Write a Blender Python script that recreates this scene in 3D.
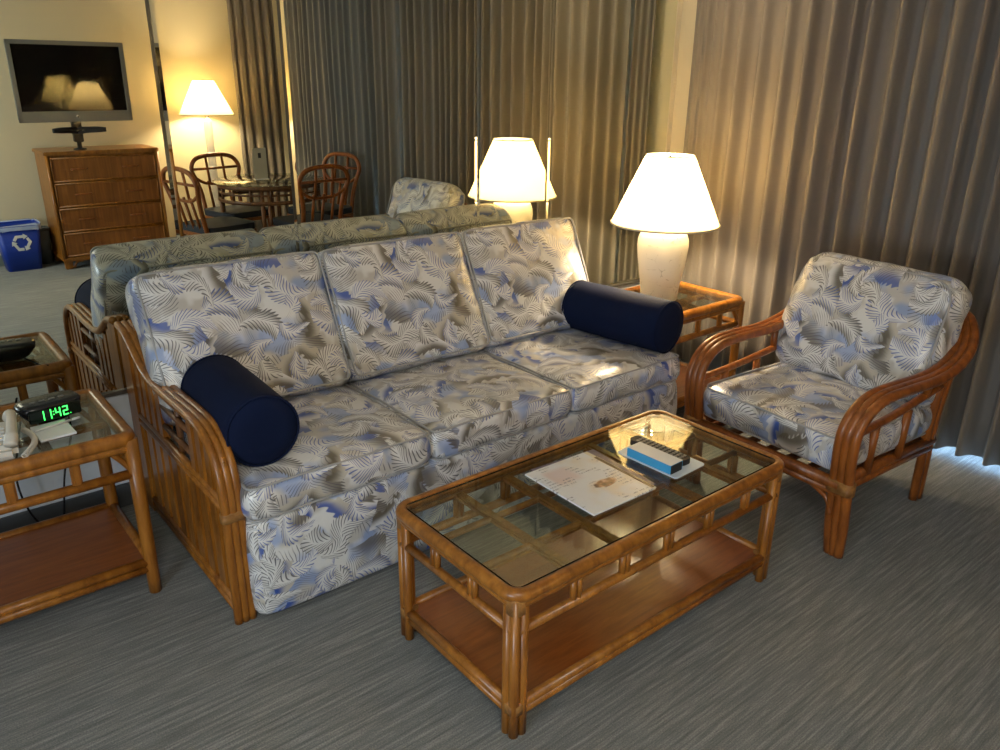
import bpy, bmesh, math, random
from mathutils import Vector, Matrix, noise
random.seed(7)
S = bpy.context.scene
for o in list(bpy.data.objects): bpy.data.objects.remove(o)
COL = S.collection
PI = math.pi
V = Vector

# ---------------------------------------------------------------- camera, world, exposure
F, PITCH, ROLL, YAW = 787.65, 0.3621, 0.0114, 0.6861
cd = bpy.data.cameras.new('camera'); cam = bpy.data.objects.new('camera', cd); COL.objects.link(cam)
cd.sensor_width = 36; cd.sensor_fit = 'HORIZONTAL'; cd.lens = F * 36 / 1000
cy, sy, cp, sp = math.cos(YAW), math.sin(YAW), math.cos(PITCH), math.sin(PITCH)
fw = V((sy*cp, cy*cp, -sp)); rt = V((cy, -sy, 0)); up = rt.cross(fw)
r2 = rt*math.cos(ROLL) + up*math.sin(ROLL); u2 = -rt*math.sin(ROLL) + up*math.cos(ROLL)
mw = Matrix((r2, u2, -fw)).transposed().to_4x4(); mw.translation = V((0, -2.957, 1.5583))
cam.matrix_world = mw
S.camera = cam
w = bpy.data.worlds.new('world'); S.world = w; w.use_nodes = True
w.node_tree.nodes['Background'].inputs[0].default_value = (0.45, 0.68, 1.0, 1)
w.node_tree.nodes['Background'].inputs[1].default_value = 14.0
S.view_settings.view_transform = 'Standard'; S.view_settings.look = 'None'
S.view_settings.gamma = 1; S.view_settings.use_curve_mapping = False
S.view_settings.exposure = 0.0
CEIL_LIGHT = 42.0      # cool kitchen ceiling fixture (W)
LAMP_NEAR = 75.0
LAMP_FAR = 60.0
LEFT_FILL = 50.0    # cool fill lamp at the window added on the left wall

# ---------------------------------------------------------------- node helpers
class NT:
    def __init__(s, name):
        s.m = bpy.data.materials.new(name); s.m.use_nodes = True
        s.t = s.m.node_tree; s.n = s.t.nodes; s.b = s.n['Principled BSDF']; s.out = s.n['Material Output']
    def new(s, ty, **k):
        x = s.n.new(ty)
        for a, v in k.items(): setattr(x, a, v)
        return x
    def put(s, sock, v):
        if isinstance(v, bpy.types.NodeSocket): s.t.links.new(v, sock)
        elif isinstance(v, (tuple, list)):
            sock.default_value = tuple(v) + ((1,) if len(v) == 3 and len(sock.default_value) == 4 else ())
        else: sock.default_value = v
    def math(s, op, a, b=None, c=None, clamp=False):
        x = s.new('ShaderNodeMath', operation=op, use_clamp=clamp)
        for i, v in enumerate((a, b, c)):
            if v is not None: s.put(x.inputs[i], v)
        return x.outputs[0]
    def vmath(s, op, a, b=None):
        x = s.new('ShaderNodeVectorMath', operation=op)
        s.put(x.inputs[0], a)
        if b is not None: s.put(x.inputs[1], b)
        return x.outputs[0]
    def coord(s, k='Object'):
        return s.new('ShaderNodeTexCoord').outputs[k]
    def mapping(s, v, scale=(1,1,1), rot=(0,0,0), loc=(0,0,0)):
        x = s.new('ShaderNodeMapping'); s.put(x.inputs[0], v)
        x.inputs[1].default_value = loc; x.inputs[2].default_value = rot; x.inputs[3].default_value = scale
        return x.outputs[0]
    def noise(s, v, scale=5, detail=3, rough=.5, dist=0, out='Fac'):
        x = s.new('ShaderNodeTexNoise'); s.put(x.inputs['Vector'], v)
        x.inputs['Scale'].default_value = scale; x.inputs['Detail'].default_value = detail
        x.inputs['Roughness'].default_value = rough; x.inputs['Distortion'].default_value = dist
        return x.outputs[out]
    def ramp(s, f, stops, interp='LINEAR'):
        x = s.new('ShaderNodeValToRGB'); s.put(x.inputs[0], f); r = x.color_ramp; r.interpolation = interp
        while len(r.elements) < len(stops): r.elements.new(.5)
        for e, (p, c) in zip(r.elements, stops): e.position = p; e.color = tuple(c) + (1,)
        return x.outputs[0]
    def mix(s, f, a, b, bt='MIX'):
        x = s.new('ShaderNodeMix', data_type='RGBA', blend_type=bt)
        s.put(x.inputs[0], f); s.put(x.inputs[6], a); s.put(x.inputs[7], b)
        return x.outputs[2]
    def sep(s, v):
        x = s.new('ShaderNodeSeparateXYZ'); s.put(x.inputs[0], v); return x.outputs
    def comb(s, a, b, c=0):
        x = s.new('ShaderNodeCombineXYZ'); s.put(x.inputs[0], a); s.put(x.inputs[1], b); s.put(x.inputs[2], c); return x.outputs[0]
    def smooth(s, v, a, b):
        x = s.new('ShaderNodeMapRange', interpolation_type='SMOOTHSTEP'); s.put(x.inputs[0], v)
        x.inputs[1].default_value = a; x.inputs[2].default_value = b; return x.outputs[0]
    def bump(s, h, strength=.3, dist=.005):
        x = s.new('ShaderNodeBump'); s.put(x.inputs['Height'], h)
        x.inputs['Strength'].default_value = strength; x.inputs['Distance'].default_value = dist
        s.t.links.new(x.outputs[0], s.b.inputs['Normal'])
    def set(s, **k):
        for a, v in k.items(): s.put(s.b.inputs[a.replace('_', ' ')], v)
        return s

def plain(name, col, rough=.5, metal=0, **k):
    t = NT(name); t.set(Base_Color=col, Roughness=rough, Metallic=metal, **k); return t.m

def rattan(name, dark, light, rough=.32, sc=1.0):
    t = NT(name); c = t.coord()
    a = t.noise(t.mapping(c, (40*sc, 40*sc, 6*sc)), 1, 4, .6)
    b = t.noise(c, 9, 2)
    f = t.math('ADD', t.math('MULTIPLY', a, .75), t.math('MULTIPLY', b, .25))
    t.set(Base_Color=t.ramp(f, [(.3, dark), (.52, [(x+y)/2 for x, y in zip(dark, light)]), (.7, light)]),
          Roughness=rough, Coat_Weight=.15, Coat_Roughness=.12, Specular_IOR_Level=.4)
    t.bump(a, .12, .002)
    return t.m
M_RAT = rattan('rattan_honey', (.15, .046, .005), (.42, .165, .023))
M_RAT_R = rattan('rattan_red_brown', (.13, .032, .005), (.36, .110, .018))
M_RAT_D = rattan('rattan_dark', (.075, .028, .010), (.20, .085, .028), .45)
M_RAT_L = rattan('rattan_light', (.30, .14, .025), (.62, .36, .09))

def wrap_mat():
    t = NT('rattan_binding'); c = t.coord()
    z = t.sep(c)[2]
    s_ = t.math('SINE', t.math('MULTIPLY', z, 1500))
    n = t.noise(c, 25, 3)
    t.set(Base_Color=t.ramp(n, [(.3, (.16, .06, .012)), (.7, (.42, .20, .05))]), Roughness=.45)
    t.bump(s_, .4, .002); return t.m
M_WRAP = wrap_mat()

def shelf_mat():
    t = NT('stained_plywood'); c = t.coord()
    a = t.noise(t.mapping(c, (3, 30, 3)), 2, 5, .6, .3)
    t.set(Base_Color=t.ramp(a, [(.3, (.17, .042, .006)), (.7, (.29, .085, .014))]), Roughness=.30, Coat_Weight=.2, Coat_Roughness=.2)
    return t.m
M_SHELF = shelf_mat()

def fabric_mat(name='tropical_leaf_satin', dim=1.0):
    t = NT(name); uv = t.coord('UV')
    warp = t.noise(uv, 7, 2, .5, 0, 'Color')
    warp = t.vmath('MULTIPLY', t.vmath('SUBTRACT', warp, (.5, .5, .5)), (.055, .055, 0))
    uvw = t.vmath('ADD', uv, warp)
    def layer(scale, off, curve, freq, wid):
        p = t.vmath('ADD', t.vmath('MULTIPLY', uvw, (scale, scale, 0)), off)
        vo = t.new('ShaderNodeTexVoronoi', voronoi_dimensions='2D', feature='F1')
        t.put(vo.inputs['Vector'], p); vo.inputs['Scale'].default_value = 1; vo.inputs['Randomness'].default_value = .9
        d = t.vmath('SUBTRACT', p, vo.outputs['Position'])
        cr = t.sep(vo.outputs['Color'])
        ang = t.math('MULTIPLY', cr[0], 6.2832)
        ca, sa = t.math('COSINE', ang), t.math('SINE', ang)
        ds = t.sep(d)
        x = t.math('ADD', t.math('MULTIPLY', ds[0], ca), t.math('MULTIPLY', ds[1], sa))
        y = t.math('SUBTRACT', t.math('MULTIPLY', ds[1], ca), t.math('MULTIPLY', ds[0], sa))
        y = t.math('SUBTRACT', y, t.math('MULTIPLY', t.math('MULTIPLY', x, x), curve))
        ay = t.math('ABSOLUTE', y)
        # barbs swept forward and curved
        ph = t.math('MULTIPLY', t.math('SUBTRACT', x, t.math('MULTIPLY', t.math('POWER', ay, .75), .85)), freq)
        barb = t.math('SINE', ph)
        wv = t.math('MULTIPLY', t.math('SUBTRACT', 1, t.math('MULTIPLY', t.math('MULTIPLY', x, x), 1.6)), wid)
        edge = t.math('ADD', wv, t.math('MULTIPLY', barb, .035))
        mask = t.smooth(t.math('SUBTRACT', edge, ay), -.01, .02)
        spine = t.math('SUBTRACT', 1, t.smooth(ay, .008, .022))
        return x, y, ay, barb, mask, spine, cr
    xA, yA, aA, bA, mA, spA, cA = layer(5.6, (3.1, 1.7, 0), 1.1, 80, .46)
    xB, yB, aB, bB, mB, spB, cB = layer(6.8, (9.4, 5.3, 0), -1.3, 66, .28)
    xC, yC, aC, bC, mC, spC, cC = layer(5.2, (1.4, 8.3, 0), .8, 30, .16)
    xD, yD, aD, bD, mD, spD, cD = layer(8.8, (4.4, 2.3, 0), 1.6, 54, .24)
    ivory, taupe, blue, navy, ink = (.70, .70, .69), (.115, .095, .065), (.10, .24, .60), (.012, .065, .34), (.008, .010, .030)
    n1 = t.noise(uv, 9, 2); n2 = t.noise(t.vmath('ADD', uv, (7, 3, 0)), 6, 2)
    fade = t.smooth(t.noise(t.vmath('ADD', uv, (2, 9, 0)), 11, 1), .38, .55)
    # ground: ivory with watercolour clouds of taupe and blue
    col = t.mix(t.math('MULTIPLY', t.smooth(n1, .46, .58), .50), ivory, (.30, .26, .20))
    col = t.mix(t.math('MULTIPLY', t.smooth(n2, .50, .62), .60), col, blue)
    # wide shaded fronds
    w1 = t.mix(t.math('GREATER_THAN', cA[2], .62), taupe, navy)
    sh = t.math('MULTIPLY', t.smooth(yA, -.05, .34), mA)
    col = t.mix(t.math('MULTIPLY', sh, .80), col, w1)
    line = t.math('MULTIPLY', t.smooth(bA, .55, .98), t.math('MULTIPLY', mA, fade))
    col = t.mix(t.math('MULTIPLY', line, .85), col, (.07, .065, .09))
    # narrow solid banana leaf
    leafc = t.mix(t.smooth(yC, -.10, .09), t.mix(cC[1], (.50, .46, .38), (.74, .74, .76)), t.mix(t.math('GREATER_THAN', cC[2], .5), taupe, navy))
    col = t.mix(t.math('MULTIPLY', mC, .9), col, leafc)
    # feather fronds
    def frond(col, a_, b_, m_, sp_, c_, thr):
        on = t.math('GREATER_THAN', c_[1], thr)
        fr = t.mix(t.math('MULTIPLY', t.smooth(a_, .03, .26), t.math('MULTIPLY', c_[0], .75)), ivory, taupe)
        inkc = t.mix(t.math('GREATER_THAN', c_[2], .55), ink, navy)
        fr = t.mix(t.math('MULTIPLY', t.math('MULTIPLY', t.smooth(b_, .30, .95), t.smooth(a_, .0, .05)), .85), fr, inkc)
        return t.mix(t.math('MULTIPLY', m_, on), col, fr)
    col = frond(col, aB, bB, mB, spB, cB, .18)
    col = frond(col, aD, bD, mD, spD, cD, .40)
    if dim != 1: col = t.mix(1, col, (dim, dim, dim), 'MULTIPLY')
    wr = t.noise(t.mapping(uv, (1, 1, 1)), 14, 2, .5)
    t.set(Base_Color=col, Roughness=.31, Sheen_Weight=.03, Sheen_Roughness=.4, Specular_IOR_Level=.75)
    t.b.inputs['Anisotropic'].default_value = .3
    t.bump(wr, .35, .012)
    return t.m
M_FAB = fabric_mat()
M_PIPE = plain('piping_cord', (.36, .36, .36), .4)

def carpet_mat():
    t = NT('striated_carpet'); c = t.coord()
    a = t.noise(t.mapping(c, (4, 95, 4)), 1, 3, .75)
    b = t.noise(t.mapping(c, (1, 1, 1)), 260, 2, .6)
    g = t.noise(c, 1.2, 2)
    f = t.math('ADD', t.math('MULTIPLY', a, .62), t.math('MULTIPLY', b, .38))
    col = t.ramp(f, [(.32, (.050, .055, .055)), (.5, (.165, .172, .165)), (.68, (.40, .40, .37))])
    col = t.mix(.25, col, t.ramp(g, [(.3, (.11, .13, .14)), (.7, (.20, .20, .19))]))
    t.set(Base_Color=col, Roughness=.95, Sheen_Weight=.1)
    t.bump(f, .5, .006); return t.m
M_CARPET = carpet_mat()

def wall_mat(name, col):
    t = NT(name); n = t.noise(t.coord(), 160, 2)
    t.set(Base_Color=col, Roughness=.7); t.bump(n, .08, .002); return t.m
M_WALL = wall_mat('cream_wall_paint', (.60, .53, .37))
M_WALLW = wall_mat('white_wall_paint', (.66, .70, .74))
M_CEIL = wall_mat('ceiling_paint', (.72, .70, .66))

def curtain_mat(name, a, b):
    t = NT(name); c = t.coord()
    n = t.noise(t.mapping(c, (220, 220, 220)), 1, 2)
    g = t.noise(t.mapping(c, (2, 2, .4)), 1, 2)
    t.set(Base_Color=t.mix(g, a, b), Roughness=.62, Sheen_Weight=.2)
    t.bump(n, .12, .001); return t.m
M_CURT = curtain_mat('taupe_drape', (.140, .120, .100), (.180, .158, .133))
M_CURT_SHADED = curtain_mat('shaded_drape', (.105, .103, .098), (.135, .130, .120))  # same drapes at the far end, shade and cooler light put into the colour

def glass_mat(name, tint, f0=.05):
    t = NT(name); tr = t.new('ShaderNodeBsdfTransparent'); gl = t.new('ShaderNodeBsdfGlossy'); mx = t.new('ShaderNodeMixShader')
    ge = t.new('ShaderNodeNewGeometry'); dp = t.new('ShaderNodeVectorMath', operation='DOT_PRODUCT')
    t.put(dp.inputs[0], ge.outputs['Incoming']); t.put(dp.inputs[1], ge.outputs['Normal'])
    co = t.math('SUBTRACT', 1, t.math('ABSOLUTE', dp.outputs['Value']))
    fr = t.math('ADD', t.math('MULTIPLY', t.math('POWER', co, 5), 1-f0), f0)
    tr.inputs[0].default_value = tint + (1,); gl.inputs['Roughness'].default_value = .0
    t.put(mx.inputs[0], fr); t.put(mx.inputs[1], tr.outputs[0]); t.put(mx.inputs[2], gl.outputs[0])
    t.put(t.out.inputs[0], mx.outputs[0]); return t.m
M_GLASS = glass_mat('table_glass', (.86, .90, .85), .055)
M_GLASSE = plain('glass_cut_edge', (.006, .014, .010), .08)
M_WIN = glass_mat('window_glass', (.95, .97, .97))
def mirror_mat(name, c, r=0):
    t = NT(name); g = t.new('ShaderNodeBsdfGlossy'); g.inputs[0].default_value = c + (1,); g.inputs['Roughness'].default_value = r
    t.put(t.out.inputs[0], g.outputs[0]); return t.m
M_MIRROR = mirror_mat('silvered_mirror', (.80, .82, .71))
M_CHROME = plain('brushed_steel', (.55, .53, .48), .22, 1)
M_NAVY = None
def navy_mat():
    t = NT('navy_twill'); c = t.coord()
    n = t.noise(c, 300, 2); g = t.noise(c, 6, 2)
    t.set(Base_Color=t.mix(g, (.0025, .006, .024), (.004, .010, .040)), Roughness=.85, Specular_IOR_Level=.15)
    t.bump(n, .2, .001); return t.m
M_NAVY = navy_mat()
M_BLACK = plain('black_plastic', (.008, .008, .010), .25)
M_BLACKM = plain('black_matte', (.012, .012, .013), .6)
M_SEAT = plain('charcoal_seat_fabric', (.020, .024, .032), .85)
M_SILVER = plain('silver_plastic', (.20, .20, .19), .35, .3)
M_SCREEN = plain('tv_screen_black', (.004, .003, .003), .035, 0, Specular_IOR_Level=.35)
M_BIN = plain('blue_bin_plastic', (.006, .035, .30), .4)
M_WHITE = plain('white_plastic', (.72, .72, .70), .35)
M_CREAM = plain('cream_plastic', (.62, .58, .50), .35)
M_PAPER = plain('white_paper', (.80, .80, .80), .6)
M_LINER = plain('clear_bin_liner', (.35, .42, .62), .25)
M_GREYBIN = plain('grey_basket', (.10, .11, .11), .5)
def emit(name, c, s):
    t = NT(name); t.set(Base_Color=(0, 0, 0), Emission_Color=c, Emission_Strength=s); return t.m
M_DIGIT = emit('green_led_digits', (.05, 1, .12), 3.0)

def shade_mat():
    t = NT('linen_lamp_shade'); tr = t.new('ShaderNodeBsdfTranslucent'); df = t.new('ShaderNodeBsdfDiffuse'); mx = t.new('ShaderNodeMixShader')
    tr.inputs[0].default_value = (.80, .64, .34, 1); df.inputs[0].default_value = (.86, .80, .62, 1)
    mx.inputs[0].default_value = .5
    t.put(mx.inputs[1], tr.outputs[0]); t.put(mx.inputs[2], df.outputs[0]); t.put(t.out.inputs[0], mx.outputs[0]); return t.m
M_SHADE = shade_mat()
def plaster():
    t = NT('cracked_plaster'); c = t.coord()
    n = t.noise(c, 18, 4, .65)
    v = t.new('ShaderNodeTexVoronoi', feature='DISTANCE_TO_EDGE'); t.put(v.inputs['Vector'], c); v.inputs['Scale'].default_value = 14
    k = t.math('MULTIPLY', t.math('SUBTRACT', 1, t.smooth(v.outputs[0], .0, .03)), t.smooth(n, .5, .62))
    t.set(Base_Color=t.mix(k, (.74, .68, .56), (.42, .36, .26)), Roughness=.55)
    t.bump(n, .25, .004); return t.m
M_PLASTER = plaster()
M_BULB = emit('lit_bulb', (1, .72, .38), 30)

# ---------------------------------------------------------------- mesh builder
class MB:
    def __init__(s): s.v = []; s.f = []; s.mi = []; s.sm = []; s.k = 0; s.uv = {}
    def add(s, vs, fs, smooth=True):
        b = len(s.v); s.v += [tuple(p) for p in vs]
        for f in fs: s.f.append([i+b for i in f]); s.mi.append(s.k); s.sm.append(smooth)
        return s
    def box(s, lo, hi, bev=0.0, mat=None):
        bm = bmesh.new(); bmesh.ops.create_cube(bm, size=1)
        c = [(a+b)/2 for a, b in zip(lo, hi)]; d = [abs(b-a) for a, b in zip(lo, hi)]
        for v in bm.verts: v.co = V((v.co.x*d[0], v.co.y*d[1], v.co.z*d[2]))
        if bev: bmesh.ops.bevel(bm, geom=bm.edges[:], offset=min(bev, min(d)*.45), segments=2, affect='EDGES')
        for v in bm.verts:
            v.co += V(c)
            if mat is not None: v.co = mat @ v.co
        bm.verts.index_update()
        s.add([v.co for v in bm.verts], [[v.index for v in f.verts] for f in bm.faces], False); bm.free(); return s
    def tube(s, pts, r, n=10, closed=False, caps=True, flat=1.0):
        pts = [V(p) for p in pts]; m = len(pts)
        rs = r if isinstance(r, (list, tuple)) else [r]*m
        tang = []
        for i in range(m):
            if closed: a, b = pts[i-1], pts[(i+1) % m]
            else: a, b = pts[max(i-1, 0)], pts[min(i+1, m-1)]
            tang.append((b-a).normalized())
        t0 = tang[0]; ref = V((0, 0, 1)) if abs(t0.z) < .9 else V((1, 0, 0))
        nrm = (ref - t0*ref.dot(t0)).normalized(); vs = []; fs = []
        for i in range(m):
            t = tang[i]; nrm = (nrm - t*nrm.dot(t)).normalized(); bn = t.cross(nrm)
            for j in range(n):
                a = 2*PI*j/n
                vs.append(pts[i] + (nrm*math.cos(a)*flat + bn*math.sin(a))*rs[i])
        for i in range(m if closed else m-1):
            for j in range(n):
                i2 = (i+1) % m
                fs.append([i*n+j, i*n+(j+1) % n, i2*n+(j+1) % n, i2*n+j])
        if caps and not closed:
            fs.append(list(range(n))[::-1]); fs.append([(m-1)*n+j for j in range(n)])
        return s.add(vs, fs)
    def lathe(s, prof, c=(0, 0, 0), n=32, caps=False):
        vs = []; fs = []; m = len(prof)
        for r, z in prof:
            for j in range(n):
                a = 2*PI*j/n; vs.append((c[0]+r*math.cos(a), c[1]+r*math.sin(a), c[2]+z))
        for i in range(m-1):
            for j in range(n):
                fs.append([i*n+j, i*n+(j+1) % n, (i+1)*n+(j+1) % n, (i+1)*n+j])
        if caps: fs.append(list(range(n))[::-1]); fs.append([(m-1)*n+j for j in range(n)])
        return s.add(vs, fs)
    def prism(s, poly, z0, z1, mat=None, smooth=False):
        n = len(poly); vs = [V((x, y, z0)) for x, y in poly] + [V((x, y, z1)) for x, y in poly]
        if mat is not None: vs = [mat @ v for v in vs]
        fs = [list(range(n))[::-1], [n+i for i in range(n)]] + [[i, (i+1) % n, n+(i+1) % n, n+i] for i in range(n)]
        return s.add(vs, fs, smooth)
    def build(s, name, mats, parent=None, loc=None, rotz=0, label=None):
        me = bpy.data.meshes.new(name); me.from_pydata(s.v, [], s.f)
        for p, k, sm in zip(me.polygons, s.mi, s.sm): p.material_index = k; p.use_smooth = sm
        for m in (mats if isinstance(mats, (list, tuple)) else [mats]): me.materials.append(m)
        bm = bmesh.new(); bm.from_mesh(me); bmesh.ops.recalc_face_normals(bm, faces=bm.faces); bm.to_mesh(me); bm.free()
        me.update()
        o = bpy.data.objects.new(name, me); COL.objects.link(o)
        if parent: o.parent = parent
        if loc: o.location = loc
        o.rotation_euler.z = rotz
        if label: o['label'] = label
        return o

def thing(name, label, cat, loc=(0, 0, 0), rotz=0, group=None):
    o = bpy.data.objects.new(name, None); COL.objects.link(o); o.empty_display_size = .1
    o.location = loc; o.rotation_euler = (0, 0, rotz); o['label'] = label; o['category'] = cat
    if group: o['group'] = group
    return o
def tag(o, label, cat, group=None):
    o['label'] = label; o['category'] = cat
    if group: o['group'] = group
    return o
def struct(o): o['kind'] = 'structure'; return o
def copy_tree(o, parent=None):
    c = o.copy(); COL.objects.link(c); c.parent = parent
    for ch in list(o.children): copy_tree(ch, c)
    return c
def smooth_path(pts, n=8):
    P = [V(p) for p in pts]; out = []
    for i in range(len(P)-1):
        p0 = P[max(i-1, 0)]; p1 = P[i]; p2 = P[i+1]; p3 = P[min(i+2, len(P)-1)]
        for k in range(n):
            t = k/n
            out.append(.5*((2*p1) + (p2-p0)*t + (2*p0-5*p1+4*p2-p3)*t*t + (3*p1-p0-3*p2+p3)*t**3))
    out.append(P[-1]); return out
def rrect(w, d, r, n=6, cx=0, cy=0):
    pts = []
    for (sx, sy, a0) in ((1, 1, 0), (-1, 1, 90), (-1, -1, 180), (1, -1, 270)):
        for k in range(n+1):
            a = math.radians(a0 + 90*k/n)
            pts.append((cx + sx*(w/2-r) + r*math.cos(a), cy + sy*(d/2-r) + r*math.sin(a)))
    return pts

def cushion(name, size, r, crown, parent, mat=M_FAB, uvo=(0, 0), div=14, loc=(0, 0, 0), rot=(0, 0, 0), pinch=0.0, corner=0.0, wr=.006, sag=0, piping=True, uvs=1.0, uvrot=0, pipes=(1, -1), fold=0):
    sx, sy, sz = size
    bm = bmesh.new(); bmesh.ops.create_cube(bm, size=1)
    bmesh.ops.subdivide_edges(bm, edges=bm.edges[:], cuts=div, use_grid_fill=True)
    uvl = bm.loops.layers.uv.new('UVMap')
    bm.normal_update()
    nr = {f.index: f.normal.copy() for f in bm.faces}
    ca, sa = math.cos(uvrot), math.sin(uvrot)
    for f in bm.faces:
        n = f.normal
        for l in f.loops:
            c = l.vert.co; x, y, z = c.x*sx, c.y*sy, c.z*sz
            if abs(n.z) > .5: u, v = x, y + (sz if n.z < 0 else 0)
            elif abs(n.y) > .5: u, v = x, (z - sz/2 - sy/2) if n.y < 0 else (sy/2 + sz/2 - z)
            else: u, v = (sx/2 + sz/2 - z) if n.x > 0 else (-sx/2 - sz/2 + z), y
            u, v = u*ca - v*sa, u*sa + v*ca
            l[uvl].uv = (u*uvs + uvo[0], v*uvs + uvo[1])
    def shape(c):
        x, y, z = c.x*sx, c.y*sy, c.z*sz
        # rounded plan corners
        if corner:
            qx = max(-sx/2+corner, min(sx/2-corner, x)); qy = max(-sy/2+corner, min(sy/2-corner, y))
            dx, dy = x-qx, y-qy; L = math.hypot(dx, dy); m = max(abs(dx), abs(dy))
            if L > 1e-6 and dx and dy: x, y = qx + dx*m/L, qy + dy*m/L
        q = V((max(-sx/2+r, min(sx/2-r, x)), max(-sy/2+r, min(sy/2-r, y)), max(-sz/2+r, min(sz/2-r, z))))
        d = V((x, y, z)) - q
        if d.length > 1e-6:
            m = max(abs(d.x), abs(d.y), abs(d.z)); p = q + d*(m/d.length)
        else: p = V((x, y, z))
        u, v, ww = 2*c.x, 2*c.y, 2*c.z
        k = max(0, 1-u**4) * max(0, 1-v**4)
        p.z += ww*crown*k*(.75+.25*(1-u*u)*(1-v*v))
        if pinch: p.z *= 1 - pinch*max(abs(u), abs(v))**3
        p.x += u*.010*(1-ww*ww); p.y += v*.010*(1-ww*ww)
        if sag: p.z -= sag*(1-u*u)*(1-v*v)
        s_ = V((uvo[0]*7.1, uvo[1]*3.3, 0))
        nz = noise.noise(p*6 + s_)*wr*1.3 + noise.noise(p*14 + s_)*wr*.7
        if fold: nz += fold*math.sin(p.x*26 + 3*noise.noise(p*3+s_))*max(0, abs(v)-.2)*.5
        return p + (p-q if (p-q).length > .01 else V((0, 0, ww))).normalized()*nz
    for v in bm.verts: v.co = shape(v.co)
    me = bpy.data.meshes.new(name); bm.to_mesh(me); bm.free()
    for p in me.polygons: p.use_smooth = True
    me.materials.append(mat)
    o = bpy.data.objects.new(name, me); COL.objects.link(o); o.parent = parent; o.location = loc; o.rotation_euler = rot
    o.modifiers.new('sub', 'SUBSURF').levels = 1; o.modifiers['sub'].render_levels = 1
    if piping:
        k = r*.30
        for sgn in pipes:
            b = MB(); pts = []
            pr = max(corner, r*.8)
            for (x, y) in rrect(sx-2*k+.006, sy-2*k+.006, pr, 5):
                pts.append((x, y, sgn*(sz/2-k)*(1-pinch)))
            dense = []
            for i in range(len(pts)):
                a, c_ = V(pts[i]), V(pts[(i+1) % len(pts)])
                m = max(1, int((c_-a).length/.05))
                for j in range(m):
                    q = a.lerp(c_, j/m); q.z += noise.noise(q*6)*wr*.6; dense.append(q)
            b.tube(dense, .0042, 6, True); b.build('piping', M_PIPE, o)
    return o

# ================================================================ ROOM
X1 = 3.78       # window wall
X0 = -2.0
YF = -4.86      # far wall (seen in the mirror)
H = 2.5
def quad(name, pts, mat, sub=None):
    b = MB(); b.add(pts, [[0, 1, 2, 3]], False); o = b.build(name, mat); struct(o); return o
MB().box((X0, YF, -.05), (X1, 0, 0)).build('floor', M_CARPET)['kind'] = 'structure'
MB().box((X0, YF, H), (X1, 0, H+.05)).build('ceiling', M_CEIL)['kind'] = 'structure'
MB().box((X0-.08, 0.012, 0), (X1+.08, .10, H)).build('wall_back', M_WALLW)['kind'] = 'structure'
MB().box((X0, YF-.08, 0), (X1+.08, YF, H)).build('wall_far', M_WALL)['kind'] = 'structure'
MB().box((X0-.08, YF-.08, 0), (X0, 0.012, H)).build('wall_left', M_WALLW)['kind'] = 'structure'
# window wall: solid next to the mirror, then a wide glazed opening
b = MB(); b.box((3.635, -.5, 0), (X1+.08, .012, H)); b.box((X1, YF, 0), (X1+.08, -4.7, H)); b.box((X1, -4.7, 2.2), (X1+.08, -.5, H))
struct(b.build('wall_right', M_WALL))
b = MB()
for y in (-.53, -1.9, -3.3, -4.67): b.box((X1+.01, y-.03, 0), (X1+.06, y+.03, 2.2))
b.box((X1+.01, -4.7, 0), (X1+.06, -.5, .025)); b.box((X1+.01, -4.7, 2.16), (X1+.06, -.5, 2.2))
wf = struct(b.build('window_1', plain('window_frame_aluminium', (.4, .4, .4), .4, .6)))
g = MB(); g.box((X1+.03, -4.66, .04), (X1+.036, -.54, 2.15)); g.build('pane', M_WIN, wf)
# beige return between mirror and drape
struct(MB().box((3.60, -.004, 0), (3.64, .012, H)).build('trim_1', M_WALL))
struct(MB().box((X0, -.006, 0), (3.60, .012, .09), .003).build('baseboard_back', wall_mat('carpet_base', (.07, .075, .08))))
struct(MB().box((X0, YF, 0), (1.9, YF+.012, .09), .003).build('baseboard_far', wall_mat('baseboard_dark', (.14, .16, .15))))
# tiled kitchen threshold seen at the mirror's left edge
t = NT('pale_vinyl'); t.set(Base_Color=(.62, .60, .54), Roughness=.4)
struct(MB().box((X0, -4.1, .0), (.56, -3.17, .006)).build('floor_kitchen', t.m))
struct(MB().box((X0, -3.17, .0), (.60, -3.12, .010)).box((.56, -4.1, 0), (.60, -3.12, .010)).build('trim_2', plain('threshold_strip', (.06, .05, .04), .5)))

# ---------------------------------------------------------------- mirror panels
ZM = .466
seams = [-2.0, -1.3, -.40, .0, .906, 1.367, 2.272, 2.71, 3.600]
seams = [-1.80, -.90, -.445, .006, .906, 1.367, 2.272, 2.710, 3.600]
def mirror_panel(x0, x1, label):
    bw = .013; th = .006; dz = .0014
    y0 = 0.0
    o = [(x0, y0+dz, ZM), (x1, y0+dz, ZM), (x1, y0+dz, H), (x0, y0+dz, H)]
    i = [(x0+bw, y0, ZM+bw), (x1-bw, y0, ZM+bw), (x1-bw, y0, H), (x0+bw, y0, H)]
    bk = [(x0, y0+.009, ZM), (x1, y0+.009, ZM), (x1, y0+.009, H), (x0, y0+.009, H)]
    b = MB(); b.add(o+i+bk, [[4, 5, 6, 7], [0, 1, 5, 4], [1, 2, 6, 5], [3, 0, 4, 7], [2, 3, 7, 6], [8, 9, 1, 0], [9, 10, 2, 1], [10, 11, 3, 2], [11, 8, 0, 3], [8, 9, 10, 11]], False)
    p = b.build('mirror_panel', M_MIRROR)
    tag(p, label, 'mirror', 'mirror panels covering the wall behind the sofa')
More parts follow.
